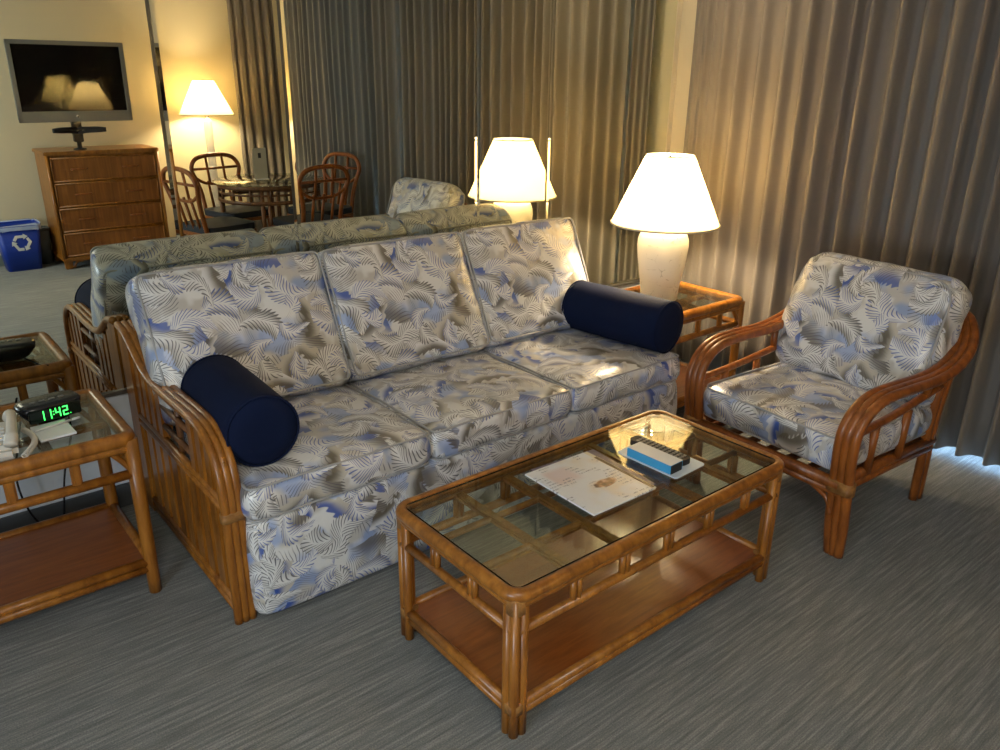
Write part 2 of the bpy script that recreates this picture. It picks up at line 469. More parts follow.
labs = ['mirror panel, far left beyond the frame', 'mirror panel left of the end table with the clock', 'narrow mirror panel beside the clock table',
        'wide mirror panel over the clock table showing the television and chest of drawers', 'narrow mirror panel showing the lit floor lamp and a dining chair',
        'wide mirror panel behind the sofa centre showing dark drapes and dining chairs', 'narrow mirror panel behind the sofa end showing the lamp shade',
        'wide mirror panel in the corner behind the table lamp showing pale drapes']
for k in range(3, 8):
    mirror_panel(seams[k]+.0003, seams[k+1]-.0003, labs[k])
# the reflective wall goes on out of frame to the left
tag(MB().box((-1.8, 0, ZM), (.004, .009, H)).build('mirror_panel', M_MIRROR), 'mirror panel left of the wide television-reflecting panel, at the frame edge', 'mirror', 'mirror panels covering the wall behind the sofa')
struct(MB().box((-1.8, -.010, ZM-.014), (3.60, .011, ZM), .002).build('trim_3', plain('mirror_channel', (.22, .21, .19), .3, .8)))

# ---------------------------------------------------------------- drapes on the window wall
def drape(name, y0, y1, x, fold, amp, mat, label, seed, z0=.02, z1=H-.01, axis='y', lift=None, group='floor to ceiling drapes'):
    rnd = random.Random(seed); L = abs(y1-y0); n = max(3, int(L/fold)); ys = []
    # irregular pleats: phase function
    ph = [0]; 
    steps = int(L/.006); vs = []; fs = []; nz = 14
    w = [rnd.uniform(.7, 1.35) for _ in range(n+2)]; tot = sum(w[:n]); cum = [0]
    for k in w[:n]: cum.append(cum[-1]+k/tot)
    am = [rnd.uniform(.7, 1.2) for _ in range(n+3)]; sk = [rnd.uniform(-.25, .25) for _ in range(n+3)]
    for i in range(steps+1):
        t = i/steps; k = 0
        while k < n-1 and t > cum[k+1]: k += 1
        u = (t-cum[k])/(cum[k+1]-cum[k]); u = min(max(u, 0), 1)
        us = u + sk[k]*math.sin(PI*u)*.35
        prof = math.sin(2*PI*us)*.80 + math.sin(4*PI*us + 1.0 + am[k])*.22
        a = amp*(am[k]*(1-u)+am[k+1]*u)
        for j in range(nz+1):
            zz = j/nz; z = z0 + (z1-z0)*zz
            wob = noise.noise(V((t*L*3, zz*2.2, seed)))*.018*(1-zz*.6)
            yy = y0 + (y1-y0)*t + noise.noise(V((t*L*2.1, zz*1.7, seed+9)))*.018*(1-zz)
            d = prof*a*(1 - .25*zz) + wob
            if j == 0 and lift: z += lift(yy)
            vs.append((x+d, yy, z) if axis == 'y' else (yy, x+d, z))
    m = nz+1
    for i in range(steps):
        for j in range(nz): fs.append([i*m+j, (i+1)*m+j, (i+1)*m+j+1, i*m+j+1])
    b = MB(); b.add(vs, fs); o = b.build(name, mat)
    md = o.modifiers.new('sol', 'SOLIDIFY'); md.thickness = .002
    return tag(o, label, 'curtain', group)
lift = lambda y: -.010 + .022*max(0, math.sin((-y-1.45)*4.5))**.7 if y < -1.45 else .004
drape('drape', -.135, -.285, 3.585, .05, .020, M_CURT, 'narrow taupe drape end in the corner beside the mirror', 3)
drape('drape', -.285, -2.62, 3.548, .100, .046, M_CURT, 'wide taupe floor length drape behind the lamp and armchair', 5, lift=lift)
drape('drape', -2.62, -3.05, 3.56, .10, .034, M_CURT, 'taupe drape section seen in the mirror between warm and shade-toned drapes', 8)
drape('drape', -3.05, -4.78, 3.56, .105, .036, M_CURT_SHADED, 'shade-toned drape behind the dining chairs, seen in the mirror', 11)
drape('drape', 3.06, 3.50, -4.79, .075, .026, M_CURT, 'drape on the far wall beside the floor lamp, seen in the mirror', 21, axis='x')
struct(MB().box((3.50, -4.86, 0), (3.56, -4.78, H)).build('trim_4', M_WALL))

# ================================================================ RATTAN END TABLES
def end_table(loc, label, gp):
    W, D, Hh = .69, .485, .562
    r = thing('end_table', label, 'end table', loc, 0, gp)
    hx, hy = W/2-.022, D/2-.022
    n = [0]
    for sx in (-1, 1):
        for sy in (-1, 1):
            b = MB(); x, y = sx*hx, sy*hy
            b.tube([(x, y, 0), (x, y, .06), (x, y, .3), (x, y, Hh-.025)], [.019, .020, .021, .022], 12)
            b.build('leg', M_RAT, r)
            g = MB()
            g.tube(smooth_path([(x-sx*.005, y, .43), (x-sx*.030, y, .47), (x-sx*.06, y, .51)], 4), .009, 8)
            g.tube(smooth_path([(x, y-sy*.005, .43), (x, y-sy*.030, .47), (x, y-sy*.06, .51)], 4), .009, 8)
            g.build('corner_brace', M_RAT, r)
    b = MB()
    outer = rrect(W, D, .03, 5)
    pts = [(x*(1-.044/W), y*(1-.044/D), Hh-.022) for x, y in outer]
    b.tube(pts, .022, 12, True)
    pts = [(x*(1-.040/W), y*(1-.040/D), Hh-.050) for x, y in outer]
    b.tube(pts, .014, 10, True)
    b.build('top_frame', M_RAT, r)
    b = MB()
    for sx in (-1, 1): b.tube([(sx*hx, -hy, .425), (sx*hx, hy, .425)], .015, 10)
    for sy in (-1, 1): b.tube([(-hx, sy*hy, .425), (hx, sy*hy, .425)], .015, 10)
    b.build('apron_rail', M_RAT, r)
    for sy in (-1, 1):
        for k in (-1, 0, 1):
            s_ = MB(); x = k*.165
            s_.box((x-.014, sy*hy-.010, .432), (x+.014, sy*hy+.010, .51), .006); s_.build('spindle', M_RAT, r)
    for sx in (-1, 1):
        for k in (-.5, .5):
            s_ = MB(); y = k*.17
            s_.box((sx*hx-.010, y-.013, .432), (sx*hx+.010, y+.013, .51), .006); s_.build('spindle', M_RAT, r)
    b = MB(); b.box((-hx, -.020, .505), (hx, .020, .524), .005)
    for x in (-.12, .12): b.box((x-.016, -hy, .503), (x+.016, hy, .522), .005)
    b.build('glass_support', M_RAT, r)
    gl = MB(); gl.prism(rrect(W-.075, D-.075, .012, 3), Hh-.018, Hh-.008); o = gl.build('glass_top', [M_GLASS], r)
    sh = MB(); sh.box((-hx, -hy, .100), (hx, hy, .114), .002); sh.build('shelf', M_SHELF, r)
    b = MB()
    for z, rr in ((.112, .015), (.088, .014)):
        for sx in (-1, 1): b.tube([(sx*hx, -hy, z), (sx*hx, hy, z)], rr, 10)
        for sy in (-1, 1): b.tube([(-hx, sy*hy, z), (hx, sy*hy, z)], rr, 10)
    b.build('shelf_frame', M_RAT, r)
    return r
T1 = end_table((.170, -.397, 0), 'rattan end table at left edge holding the black clock radio', 'rattan end tables')
T2 = copy_tree(T1); T2.location = (2.975, -.573, 0); T2['label'] = 'rattan end table with glass top under the lit table lamp'

# ================================================================ COFFEE TABLE
def coffee_table():
    W, D, Hh = 1.145, .555, .44
    r = thing('coffee_table', 'long rattan coffee table with glass top in front of the sofa', 'coffee table', (1.554, -1.543, 0))
    hx, hy = W/2-.028, D/2-.028
    for sx in (-1, 1):
        for sy in (-1, 1):
            b = MB(); x, y = sx*hx, sy*hy
            for dx, dy in ((0, 0), (-sx*.024, sy*.002), (sx*.002, -sy*.024)):
                b.tube([(x+dx, y+dy, 0), (x+dx, y+dy, .1), (x+dx, y+dy, Hh-.03)], .0135, 10)
            lg = b.build('leg', M_RAT, r)
            for z0, z1 in ((Hh-.070, Hh-.024), (.070, .098)):
                w_ = MB(); w_.prism(rrect(.050, .050, .020, 4, x-sx*.010, y-sy*.010), z0, z1, smooth=True); w_.build('binding', M_WRAP, lg)
    b = MB(); outer = rrect(W, D, .045, 6)
    b.tube([(x*(1-.036/W), y*(1-.036/D), Hh-.018) for x, y in outer], .018, 12, True)
    b.tube([(x*(1-.040/W), y*(1-.040/D), Hh-.041) for x, y in outer], .011, 10, True)
    b.build('top_frame', M_RAT, r)
    b = MB()
    for sx in (-1, 1): b.tube([(sx*hx, -hy, .318), (sx*hx, hy, .318)], .013, 10)
    for sy in (-1, 1): b.tube([(-hx, sy*hy, .318), (hx, sy*hy, .318)], .013, 10)
    b.build('apron_rail', M_RAT, r)
    for sy in (-1, 1):
        for k in range(5):
            x = -.345 + k*.180
            s_ = MB(); s_.tube([(x-.009, sy*hy, .322), (x-.009, sy*hy, Hh-.05)], .0095, 8); s_.tube([(x+.009, sy*hy, .322), (x+.009, sy*hy, Hh-.05)], .0095, 8)
            s_.build('spindle', M_RAT, r)
    for sx in (-1, 1):
        for k in (-.5, .5):
            y = k*.165
            s_ = MB(); s_.tube([(sx*hx, y-.009, .322), (sx*hx, y-.009, Hh-.05)], .0095, 8); s_.tube([(sx*hx, y+.009, .322), (sx*hx, y+.009, Hh-.05)], .0095, 8)
            s_.build('spindle', M_RAT, r)
    b = MB()
    b.tube([(-hx, .085, Hh-.040), (hx, .085, Hh-.040)], .012, 8, flat=.7); b.tube([(-hx, -.085, Hh-.040), (hx, -.085, Hh-.040)], .012, 8, flat=.7)
    for x in (-.345, -.165, .195, .375):
        b.box((x-.017, -hy, Hh-.050), (x+.017, hy, Hh-.030), .006)
    b.build('glass_support', M_RAT, r)
    g = MB(); g.prism(rrect(W-.066, D-.066, .02, 4), Hh-.013, Hh-.0035); o = g.build('glass_top', [M_GLASS, M_GLASSE], r)
    for p in o.data.polygons:
        if abs(p.normal.z) < .5: p.material_index = 1
    sh = MB(); sh.box((-hx, -hy, .078), (hx, hy, .094), .002); sh.build('shelf', M_SHELF, r)
    b = MB()
    for z, rr in ((.092, .014), (.070, .013)):
        for sx in (-1, 1): b.tube([(sx*hx, -hy, z), (sx*hx, hy, z)], rr, 10)
        for sy in (-1, 1): b.tube([(-hx, sy*hy, z), (hx, sy*hy, z)], rr, 10)
    b.build('shelf_frame', M_RAT, r)
    return r
coffee_table()

# ================================================================ SOFA
sofa = thing('sofa', 'three seat sofa in blue and taupe palm leaf satin with rattan side', 'sofa', (1.65, -.5, 0))
inv = V((1.65, -.5, 0))
def SP(x, y, z): return (x-1.65, y+.5, z)
# upholstered base
cushion('base', (1.925, .84, .340), .012, .0, sofa, uvo=(4.3, 1.2), div=16, loc=SP(1.655, -.575, .180), wr=.004, piping=False)
mb = MB(); mb.box(SP(.70, -.16, .03), SP(2.61, -.09, .60), .02); mb.build('back_frame', M_FAB, sofa)
# seat cushions
sx = [(.692, 1.322), (1.330, 1.965), (1.973, 2.612)]
for i, (a, b_) in enumerate(sx):
    cushion('seat_cushion', (b_-a, .60, .122), .030, .012, sofa, uvo=(i*.77+.3, i*.41+.6), loc=SP((a+b_)/2, -.695, .402), wr=.007, div=14, uvrot=.3)
# back cushions (lean back)
lean = math.radians(64)
for i, (a, b_) in enumerate(((.655, 1.312), (1.318, 1.972), (1.980, 2.612))):
    o = cushion('back_cushion', (b_-a, .50, .175), .030, .012, sofa, uvo=(.15, .31), loc=SP((a+b_)/2, -.315, .690), rot=(lean, 0, (0, .01, -.03)[i]), wr=.009, div=14, fold=.006)
# rattan side panel
def side_panel(xc):
    sp_ = MB(); 
    prof = [(-.938, 0), (-.938, .20), (-.938, .40), (-.924, .495), (-.878, .562), (-.80, .598), (-.69, .604), (-.55, .600), (-.40, .600), (-.29, .618), (-.20, .660), (-.115, .705), (-.030, .722)]
    for dx in (-.021, 0, .021):
        path = smooth_path([SP(xc+dx, y, z) for y, z in prof], 5)
        sp_.tube(path, .0138, 10)
    return sp_.build('side_rail', M_RAT, sofa)
XA = .662
side_panel(XA)
b = MB(); b.box(SP(XA-.024, -.135, 0), SP(XA+.024, -.012, .715), .01); b.build('back_post', M_RAT, sofa)
for k in range(9):
    y = -.905 + k*.088
    b = MB(); b.tube([SP(XA-.01, y, .045), SP(XA-.01, y, .365)], .041, 12, flat=.45 if False else 1.0) if False else b.box(SP(XA-.016, y-.040, .045), SP(XA+.010, y+.040, .37), .012)
    b.build('slat', M_RAT, sofa)
b = MB()
for z in (.03, .060, .375, .402): b.tube([SP(XA-.012, -.94, z), SP(XA-.012, -.10, z)], .0125, 10)
b.build('cross_rail', M_RAT, sofa)
for y, wd in ((-.895, .034), (-.825, .034), (-.755, .034), (-.685, .034), (-.375, .034), (-.305, .034), (-.235, .034), (-.168, .032)):
    b = MB(); b.box(SP(XA-.018, y-wd, .40), SP(XA+.016, y+wd, {-.895: .545, -.825: .58, -.235: .635, -.168: .67}.get(y, .598)), .014); b.build('upright', M_RAT, sofa)
b = MB()
for y in (-.53,): b.tube([SP(XA, y, .40), SP(XA, y, .60)], .011, 8)
for z in (.455, .530): b.tube([SP(XA-.008, -.67, z), SP(XA-.008, -.39, z)], .010, 8)
b.build('fretwork', M_RAT_D, sofa)
b = MB(); b.prism(rrect(.074, .034, .014, 4), .350, .378, Matrix.Translation(SP(XA, -.938, 0)), True); b.build('binding', M_WRAP, sofa)
# bolsters
def bolster(p0, p1, r, label):
    p0, p1 = V(p0), V(p1); L = (p1-p0).length
    b = MB(); prof = [(0.0001, -L/2-.004), (r*.55, -L/2-.005), (r*.90, -L/2+.002), (r*.985, -L/2+.012), (r, -L/2+.03), (r*1.01, -L/4), (r*1.015, 0), (r*1.01, L/4), (r, L/2-.03), (r*.985, L/2-.012), (r*.90, L/2-.002), (r*.55, L/2+.005), (.0001, L/2+.004)]
    b.lathe(prof, n=40)
    bo = b.build('bolster_pillow', M_NAVY)
    for z in (-L/2+.006, L/2-.006):
        p = MB(); p.tube([(r*.985*math.cos(a), r*.985*math.sin(a), z) for a in [2*PI*i/40 for i in range(40)]], .0035, 6, True); p.build('piping', M_NAVY, bo)
    bo.location = (p0+p1)/2; bo.rotation_mode = 'QUATERNION'; bo.rotation_quaternion = (p1-p0).to_track_quat('Z', 'Y')
    return tag(bo, label, 'pillow', 'navy bolster pillows on the sofa')
bolster((.793, -.905, .580), (.808, -.47, .584), .110, 'navy bolster pillow at the left end against the rattan side')
bolster((2.560, -.955, .578), (2.495, -.46, .582), .112, 'navy bolster pillow at the right end beside the lamp')

# ================================================================ ARMCHAIR
ch = thing('armchair', 'rattan armchair with leaf print satin cushions in front of the drapes', 'armchair', (2.405, -1.54, 0), math.radians(-4))
HV = .325
def uv_side(s):
    b = MB()
    prof = [(.035, 0), (.020, .12), (.004, .28), (-.012, .42), (-.004, .495), (.040, .553), (.12, .585), (.25, .590), (.42, .590), (.55, .612), (.65, .660), (.72, .715)]
    hv = [.0, .0, .0, .003, .006, .010, .015, .022, .026, .024, .010, -.03]
    for k, dv in enumerate((-.026, 0, .026)):
        pts = [(u - (dv*s*.0), s*(HV+h+dv*(1 if z > .08 else .7)), z) for (u, z), h in zip(prof, hv)]
        pts.append((.785, s*(.23+dv*.6), .745)); pts.append((.815, s*.10, .757)); pts.append((.818, 0, .758))
        b.tube(smooth_path(pts, 5), .0175, 10)
    return b.build('arm_hoop', M_RAT_R, ch)
for s in (-1, 1):
    hoop = uv_side(s)
    b = MB(); b.prism(rrect(.046, .096, .02, 4), .255, .300, Matrix.Translation((.006, s*HV, 0)), True); b.build('binding', M_WRAP, hoop)
    # rear legs
    b = MB(); b.tube(smooth_path([(.68, s*.275, 0), (.645, s*.29, .16), (.62, s*.30, .30), (.60, s*.315, .45), (.62, s*.325, .62)], 4), [.019]*17, 10)
    b.tube(smooth_path([(.65, s*.275, 0), (.615, s*.29, .16), (.59, s*.30, .30), (.57, s*.315, .45), (.585, s*.325, .60)], 4), .017, 10)
    b.build('leg', M_RAT_R, ch)
    # side rails and fretwork
    b = MB(); b.tube([(.0, s*(HV-.012), .285), (.64, s*.30, .275)], .019, 10); b.build('seat_rail', M_RAT_R, ch)
    b = MB(); b.tube([(.0, s*(HV-.012), .252), (.64, s*.30, .245)], .015, 10); b.build('seat_rail', M_RAT_R, ch)
    b = MB(); b.tube(smooth_path([(.03, s*HV, .46), (.25, s*HV, .475), (.58, s*.32, .52)], 4), .016, 8, flat=.8)
    for u in (.16, .36): b.tube([(u, s*HV*.985, .285), (u, s*HV, .475)], .015, 8)
    b.tube([(.46, s*.325, .50), (.47, s*.335, .60)], .014, 8)
    b.build('side_fretwork', M_RAT_R, ch)
    b = MB(); b.tube(smooth_path([(.004, s*(HV-.02), .16), (.004, s*(HV-.045), .215), (.004, s*(HV-.11), .243)], 5), .009, 8); b.build('corner_brace', M_RAT_R, ch)
for u_, hv_, z_, r_ in ((0, HV, .282, .021), (.004, HV, .250, .015), (.64, .30, .275, .018)):
    b = MB(); b.tube([(u_, -hv_, z_), (u_, hv_, z_)], r_, 10); b.build('seat_rail', M_RAT_R, ch)
for k in range(7):
    y = -.26+k*.087; b = MB(); b.box((.02, y-.018, .262), (.63, y+.018, .276), .004); b.build('seat_slat', M_RAT_R, ch)
for k in range(5):
    y = -.20+k*.10; b = MB(); b.tube(smooth_path([(.64, y, .275), (.75, y, .55), (.80 if abs(y) < .15 else .79, y*1.05, .745)], 4), .010, 8); b.build('back_spindle', M_RAT_R, ch)
cushion('seat_cushion', (.61, .625, .135), .035, .014, ch, uvo=(2.2, 3.9), loc=(.305, 0, .378), corner=.05, wr=.008, uvrot=1.3)
cushion('back_cushion', (.64, .49, .165), .055, .022, ch, uvo=(.20, .35), loc=(.590, .018, .650), rot=(math.radians(70), 0, math.radians(-90)), corner=.09, wr=.012, fold=.008)

# ================================================================ LAMPS
def bulb_light(name, parent, z, power, col=(1, .78, .50), rad=.06):
    l = bpy.data.lights.new(name, 'POINT'); l.energy = power; l.color = col; l.shadow_soft_size = rad
    o = bpy.data.objects.new(name, l); COL.objects.link(o); o.parent = parent; o.location = (0, 0, z); return o
M_TRIM = plain('shade_trim', (.55, .50, .38), .6)
def shade(parent, z0, z1, rb, rt_):
    b = MB(); b.lathe([(rb, z0), ((rb+rt_)/2, (z0+z1)/2), (rt_, z1)], n=64); s_ = b.build('lamp_shade', M_SHADE, parent)
    t_ = MB()
    t_.tube([(rb*math.cos(a), rb*math.sin(a), z0) for a in [2*PI*i/64 for i in range(64)]], .0045, 6, True)
    t_.build('shade_rim', M_TRIM, s_); t_ = MB()
    t_.tube([(rt_*math.cos(a), rt_*math.sin(a), z1) for a in [2*PI*i/64 for i in range(64)]], .0035, 6, True)
    t_.build('shade_rim', M_TRIM, s_)
    sp_ = MB()
    for k in range(3):
        a = k*2*PI/3+.4; sp_.tube([(0, 0, z1-.02), (rt_*math.cos(a), rt_*math.sin(a), z1)], .002, 6)
    sp_.lathe([(.0001, z1-.03), (.008, z1-.028), (.010, z1-.015), (.006, z1-.002), (.0001, z1+.002)], n=12)
    sp_.build('finial', M_CHROME, s_)
    return s_
TZ = .562-.008
L1 = thing('table_lamp', 'lit table lamp with white plaster vase base and empire shade', 'lamp', (2.955, -.560, TZ+.001))
b = MB(); b.lathe([(.0001, 0), (.082, 0), (.088, .006), (.091, .05), (.101, .12), (.114, .20), (.121, .26), (.119, .29), (.106, .325), (.085, .355), (.050, .365), (.030, .37), (.0001, .372)], n=48)
b.build('base', M_PLASTER, L1)
b = MB(); b.tube([(0, 0, .37), (0, 0, .44)], .012, 12); b.tube([(0, 0, .44), (0, 0, .50)], .018, 12); b.build('socket', M_CHROME, L1)
h = MB()
for s in (-1, 1): h.tube(smooth_path([(0, s*.015, .43), (0, s*.06, .50), (0, s*.055, .60), (0, 0, .665)], 5), .0014, 6)
h.build('harp', M_CHROME, L1)
shade(L1, .365, .675, .252, .110)
bulb_light('bulb', L1, .530, LAMP_NEAR)
L2 = thing('floor_lamp', 'lit floor lamp with empire shade by the far wall, seen in the mirror', 'lamp', (2.68, -4.56, 0))
b = MB(); b.lathe([(.0001, 0), (.14, 0), (.14, .015), (.05, .035), (.036, .05), (.036, 1.15), (.02, 1.17), (.0001, 1.17)], n=28); b.build('pole', plain('grey_column', (.30, .28, .25), .5), L2)
b = MB(); b.tube([(0, 0, 1.17), (0, 0, 1.30)], .014, 10); b.build('socket', M_CHROME, L2)
shade(L2, 1.21, 1.50, .235, .090)
bulb_light('bulb', L2, 1.36, LAMP_FAR)

# ceiling fixture over the kitchen end (outside the frame)
CL = thing('ceiling_light', 'fluorescent ceiling fixture over the kitchen end of the room', 'ceiling light', (-.45, -3.75, H))
MB().box((-.32, -.62, -.07), (.32, .62, 0), .01).build('housing', M_WHITE, CL)
al = bpy.data.lights.new('tube_light', 'AREA'); al.shape = 'RECTANGLE'; al.size = .5; al.size_y = 1.1; al.energy = CEIL_LIGHT; al.color = (1, .95, .84)
ao = bpy.data.objects.new('tube_light', al); COL.objects.link(ao); ao.parent = CL; ao.location = (0, 0, -.085)

# unseen window added low on the left wall to house the cool fill lamp
b = MB()
for y in (-3.62, -2.38): b.box((X0-.01, y-.03, .55), (X0+.03, y+.03, 1.45))
for z in (.55, 1.45): b.box((X0-.01, -3.65, z-.03), (X0+.03, -2.35, z+.03))
w2 = struct(b.build('added_window', M_WHITE))
MB().box((X0+.002, -3.60, .57), (X0+.006, -2.40, 1.43)).build('pane', plain('added_window_pane', (.7, .75, .8), .6), w2)
al = bpy.data.lights.new('left_fill', 'AREA'); al.shape = 'RECTANGLE'; al.size = .8; al.size_y = 1.1; al.energy = LEFT_FILL; al.color = (.70, .84, 1.0)
ao = bpy.data.objects.new('left_fill', al); COL.objects.link(ao); ao.location = (X0+.02, -3.0, 1.0); ao.rotation_euler = (0, -PI/2, math.radians(0))

# ================================================================ THINGS ON THE TABLES
# clock radio
ck = thing('clock_radio', 'black clock radio with green digits on the left end table', 'clock', (.338, -.345, TZ), math.radians(8))
ck.scale = (.9, .9, .95)
b = MB(); zs = [(.0, .055, .040), (.012, .075, .048), (.040, .098, .058), (.056, .100, .060), (.064, .092, .054), (.067, .075, .040)]
vs = []; fs = []; n = 28
for z, a, c in zs:
    for j in range(n):
        t_ = 2*PI*j/n; cx_, sx_ = math.cos(t_), math.sin(t_)
        vs.append((a*math.copysign(abs(cx_)**.6, cx_), c*math.copysign(abs(sx_)**.6, sx_), z))
for i in range(len(zs)-1):
    for j in range(n): fs.append([i*n+j, i*n+(j+1) % n, (i+1)*n+(j+1) % n, (i+1)*n+j])
fs.append([(len(zs)-1)*n+j for j in range(n)]); fs.append(list(range(n)))
b.add(vs, fs); b.build('case', M_BLACK, ck)
MB().box((-.082, -.0640, .014), (.082, -.050, .056), .003).build('display_window', plain('dark_display', (.004, .008, .006), .1), ck)
def seg(b, x, z, ch_, h=.031, w_=.0165, t_=.0034):
    S7 = {'1': 'bc', '2': 'abged', '4': 'fgbc'}
    for c in S7[ch_]:
        m = h/2
        R = {'a': (x, z+h-t_, x+w_, z+h), 'd': (x, z, x+w_, z+t_), 'g': (x, z+m-t_/2, x+w_, z+m+t_/2),
             'b': (x+w_-t_, z+m, x+w_, z+h), 'c': (x+w_-t_, z, x+w_, z+m), 'f': (x, z+m, x+t_, z+h), 'e': (x, z, x+t_, z+m)}[c]
        b.box((R[0], -.0655, R[1]), (R[2], -.0638, R[3]))
b = MB(); X = -.052
for c in '11': seg(b, X, .020, c); X += .0225
for z in (.030, .040): b.box((X-.001, -.0655, z), (X+.002, -.0638, z+.003))
X += .006
for c in '42': seg(b, X, .020, c); X += .0235
b.box((X-.001, -.0655, .022), (X+.001, -.0638, .024))
b.build('digits', M_DIGIT, ck)
b = MB()
for x in (-.05, -.02, .01, .04): b.box((x-.010, -.02, .066), (x+.010, -.008, .070), .002)
b.build('button', M_SILVER, ck)
b = MB(); b.tube(smooth_path([(.03, .055, .02), (.07, .10, .008), (.10, .16, .004), (.13, .185, .004)], 6), .003, 6); b.build('cable', M_BLACK, ck)
# note pad and pen
p = MB(); p.box((-.048, -.062, 0), (.048, .062, .006), .001); tag(p.build('notepad', M_PAPER, None, (.322, -.463, TZ), math.radians(3)), 'small white note pad in front of the clock radio', 'notepad')
pn = MB(); pn.tube([(-.065, 0, 0), (.045, 0, 0)], .004, 8); pn.tube([(.045, 0, 0), (.068, 0, 0)], [.0045, .0042], 8)
o = pn.build('pen', M_WHITE, None, (.338, -.440, TZ+.0105), math.radians(14)); tag(o, 'white pen lying across the note pad', 'pen')
# telephone
ph = thing('telephone', 'cream telephone at the left frame edge on the end table', 'telephone', (.150, -.505, TZ+.0012), math.radians(-8))
MB().box((-.10, -.10, 0), (.075, .11, .045), .015).build('body', M_CREAM, ph)
b = MB()
for i in range(3):
    for j in range(4): b.box((-.02+i*.025, -.05+j*.027, .044), (-.003+i*.025, -.034+j*.027, .050), .002)
b.build('keypad', M_WHITE, ph)
b = MB(); b.tube(smooth_path([(.060, .11, .050), (.066, .08, .068), (.068, .0, .076), (.066, -.07, .068), (.060, -.10, .048)], 6), [.018]*5+[.014]*14+[.018]*6, 12); b.build('handset', M_CREAM, ph)
b = MB(); pts = []
for i in range(220):
    t_ = i/219; bx = V((.085+.03*math.sin(t_*3), -.09+.10*t_*0 - .05*math.sin(t_*PI), .012)); bx.y = -.11 + .20*t_
    a = t_*2*PI*22; pts.append(bx + V((math.cos(a)*.007, 0, math.sin(a)*.007)))
b.tube(pts, .0022, 5); b.build('coiled_cord', M_CREAM, ph)
# cords behind the end table
def cord(name, pts, r, mat, label):
    b = MB(); b.tube(smooth_path(pts, 8), r, 6); return tag(b.build(name, mat), label, 'cord')
cord('power_cord', [(.30, -.05, .50), (.27, -.06, .40), (.235, -.07, .25), (.26, -.08, .10), (.33, -.10, .006), (.40, -.09, .006)], .0035, M_BLACK, 'black power cord hanging behind the left end table')
cord('power_cord', [(.42, -.05, .50), (.43, -.05, .38), (.385, -.06, .24), (.36, -.07, .12), (.34, -.09, .006)], .0035, M_BLACK, 'second black cord hanging nearest the sofa side')
cord('phone_cord', [(-.10, -.12, .006), (.08, -.085, .006), (.17, -.10, .006), (.25, -.13, .006), (.38, -.11, .006)], .0032, M_WHITE, 'white phone cord lying on the carpet behind the end table')

# magazine on the coffee table
GZ = .4365
def mag_mat():
    t = NT('magazine_cover'); c = t.coord('Object'); s_ = t.sep(c)
    n = t.noise(t.mapping(c, (14, 22, 1)), 1, 3)
    g1 = t.noise(c, 9, 2)
    col = t.mix(t.math('MULTIPLY', t.smooth(g1, .45, .65), t.smooth(s_[0], -.12, -.02)), (.74, .76, .80), (.72, .66, .58))
    return t, c, s_, col
t, c, s_, col = mag_mat()
# rose block at the upper left
rose = t.math('MULTIPLY', t.math('MULTIPLY', t.smooth(s_[0], -.10, -.08), t.math('SUBTRACT', 1, t.smooth(s_[0], -.02, .02))),
              t.math('MULTIPLY', t.smooth(s_[1], .01, .05), t.math('SUBTRACT', 1, t.smooth(s_[1], .10, .13))))
col = t.mix(t.math('MULTIPLY', rose, .45), col, (.62, .38, .36))
# text lines
ln = t.math('GREATER_THAN', t.math('SINE', t.math('MULTIPLY', s_[1], 420)), .3)
tx = t.math('MULTIPLY', t.math('GREATER_THAN', t.noise(t.mapping(c, (260, 66, 1)), 1, 1), .5), ln)
blk = t.math('GREATER_THAN', t.noise(c, 17, 0), .56)
col = t.mix(t.math('MULTIPLY', t.math('MULTIPLY', tx, blk), .75), col, (.18, .18, .24))
# picture
q = t.math('LENGTH' if False else 'ADD', t.math('MULTIPLY', t.math('POWER', t.math('MULTIPLY', t.math('ADD', s_[0], -.030), 22), 2), 1), t.math('POWER', t.math('MULTIPLY', t.math('ADD', s_[1], .035), 42), 2))
pic = t.math('SUBTRACT', 1, t.smooth(t.math('ADD', q, t.math('MULTIPLY', t.noise(c, 30, 2), 1.2)), 1.2, 1.6))
col = t.mix(pic, col, t.ramp(t.noise(c, 40, 2), [(.35, (.03, .01, .01)), (.55, (.22, .10, .05)), (.7, (.6, .4, .3))]))
t.set(Base_Color=col, Roughness=.28, Specular_IOR_Level=.6)
mg = thing('magazine', 'white glossy magazine lying on the coffee table glass', 'magazine', (1.522, -1.524, GZ), math.radians(-1))
MB().box((-.128, -.148, 0), (.114, .148, .005), .0008).build('cover', t.m, mg)
pg = MB()
for k in range(3): pg.box((.108, -.147+k*.001, .0005+k*.0013), (.124+k*.003, .147, .0014+k*.0013))
pg.build('pages', plain('page_edges', (.72, .66, .52), .5), mg)
pf = MB(); pf.box((.116, -.14, .0050), (.126, .10, .0062)); pf.build('spine_print', plain('dark_print', (.10, .06, .03), .4), mg)
bs = MB(); bs.box((-.118, -.135, 0), (.137, .145, .003), .0006)
tag(bs.build('brochure', plain('purple_brochure', (.22, .16, .26), .35), None, (1.543, -1.508, GZ-.0032+.0002), math.radians(-4)), 'purple edged brochure tucked under the white magazine', 'brochure')
mg.location.z = GZ+.0002
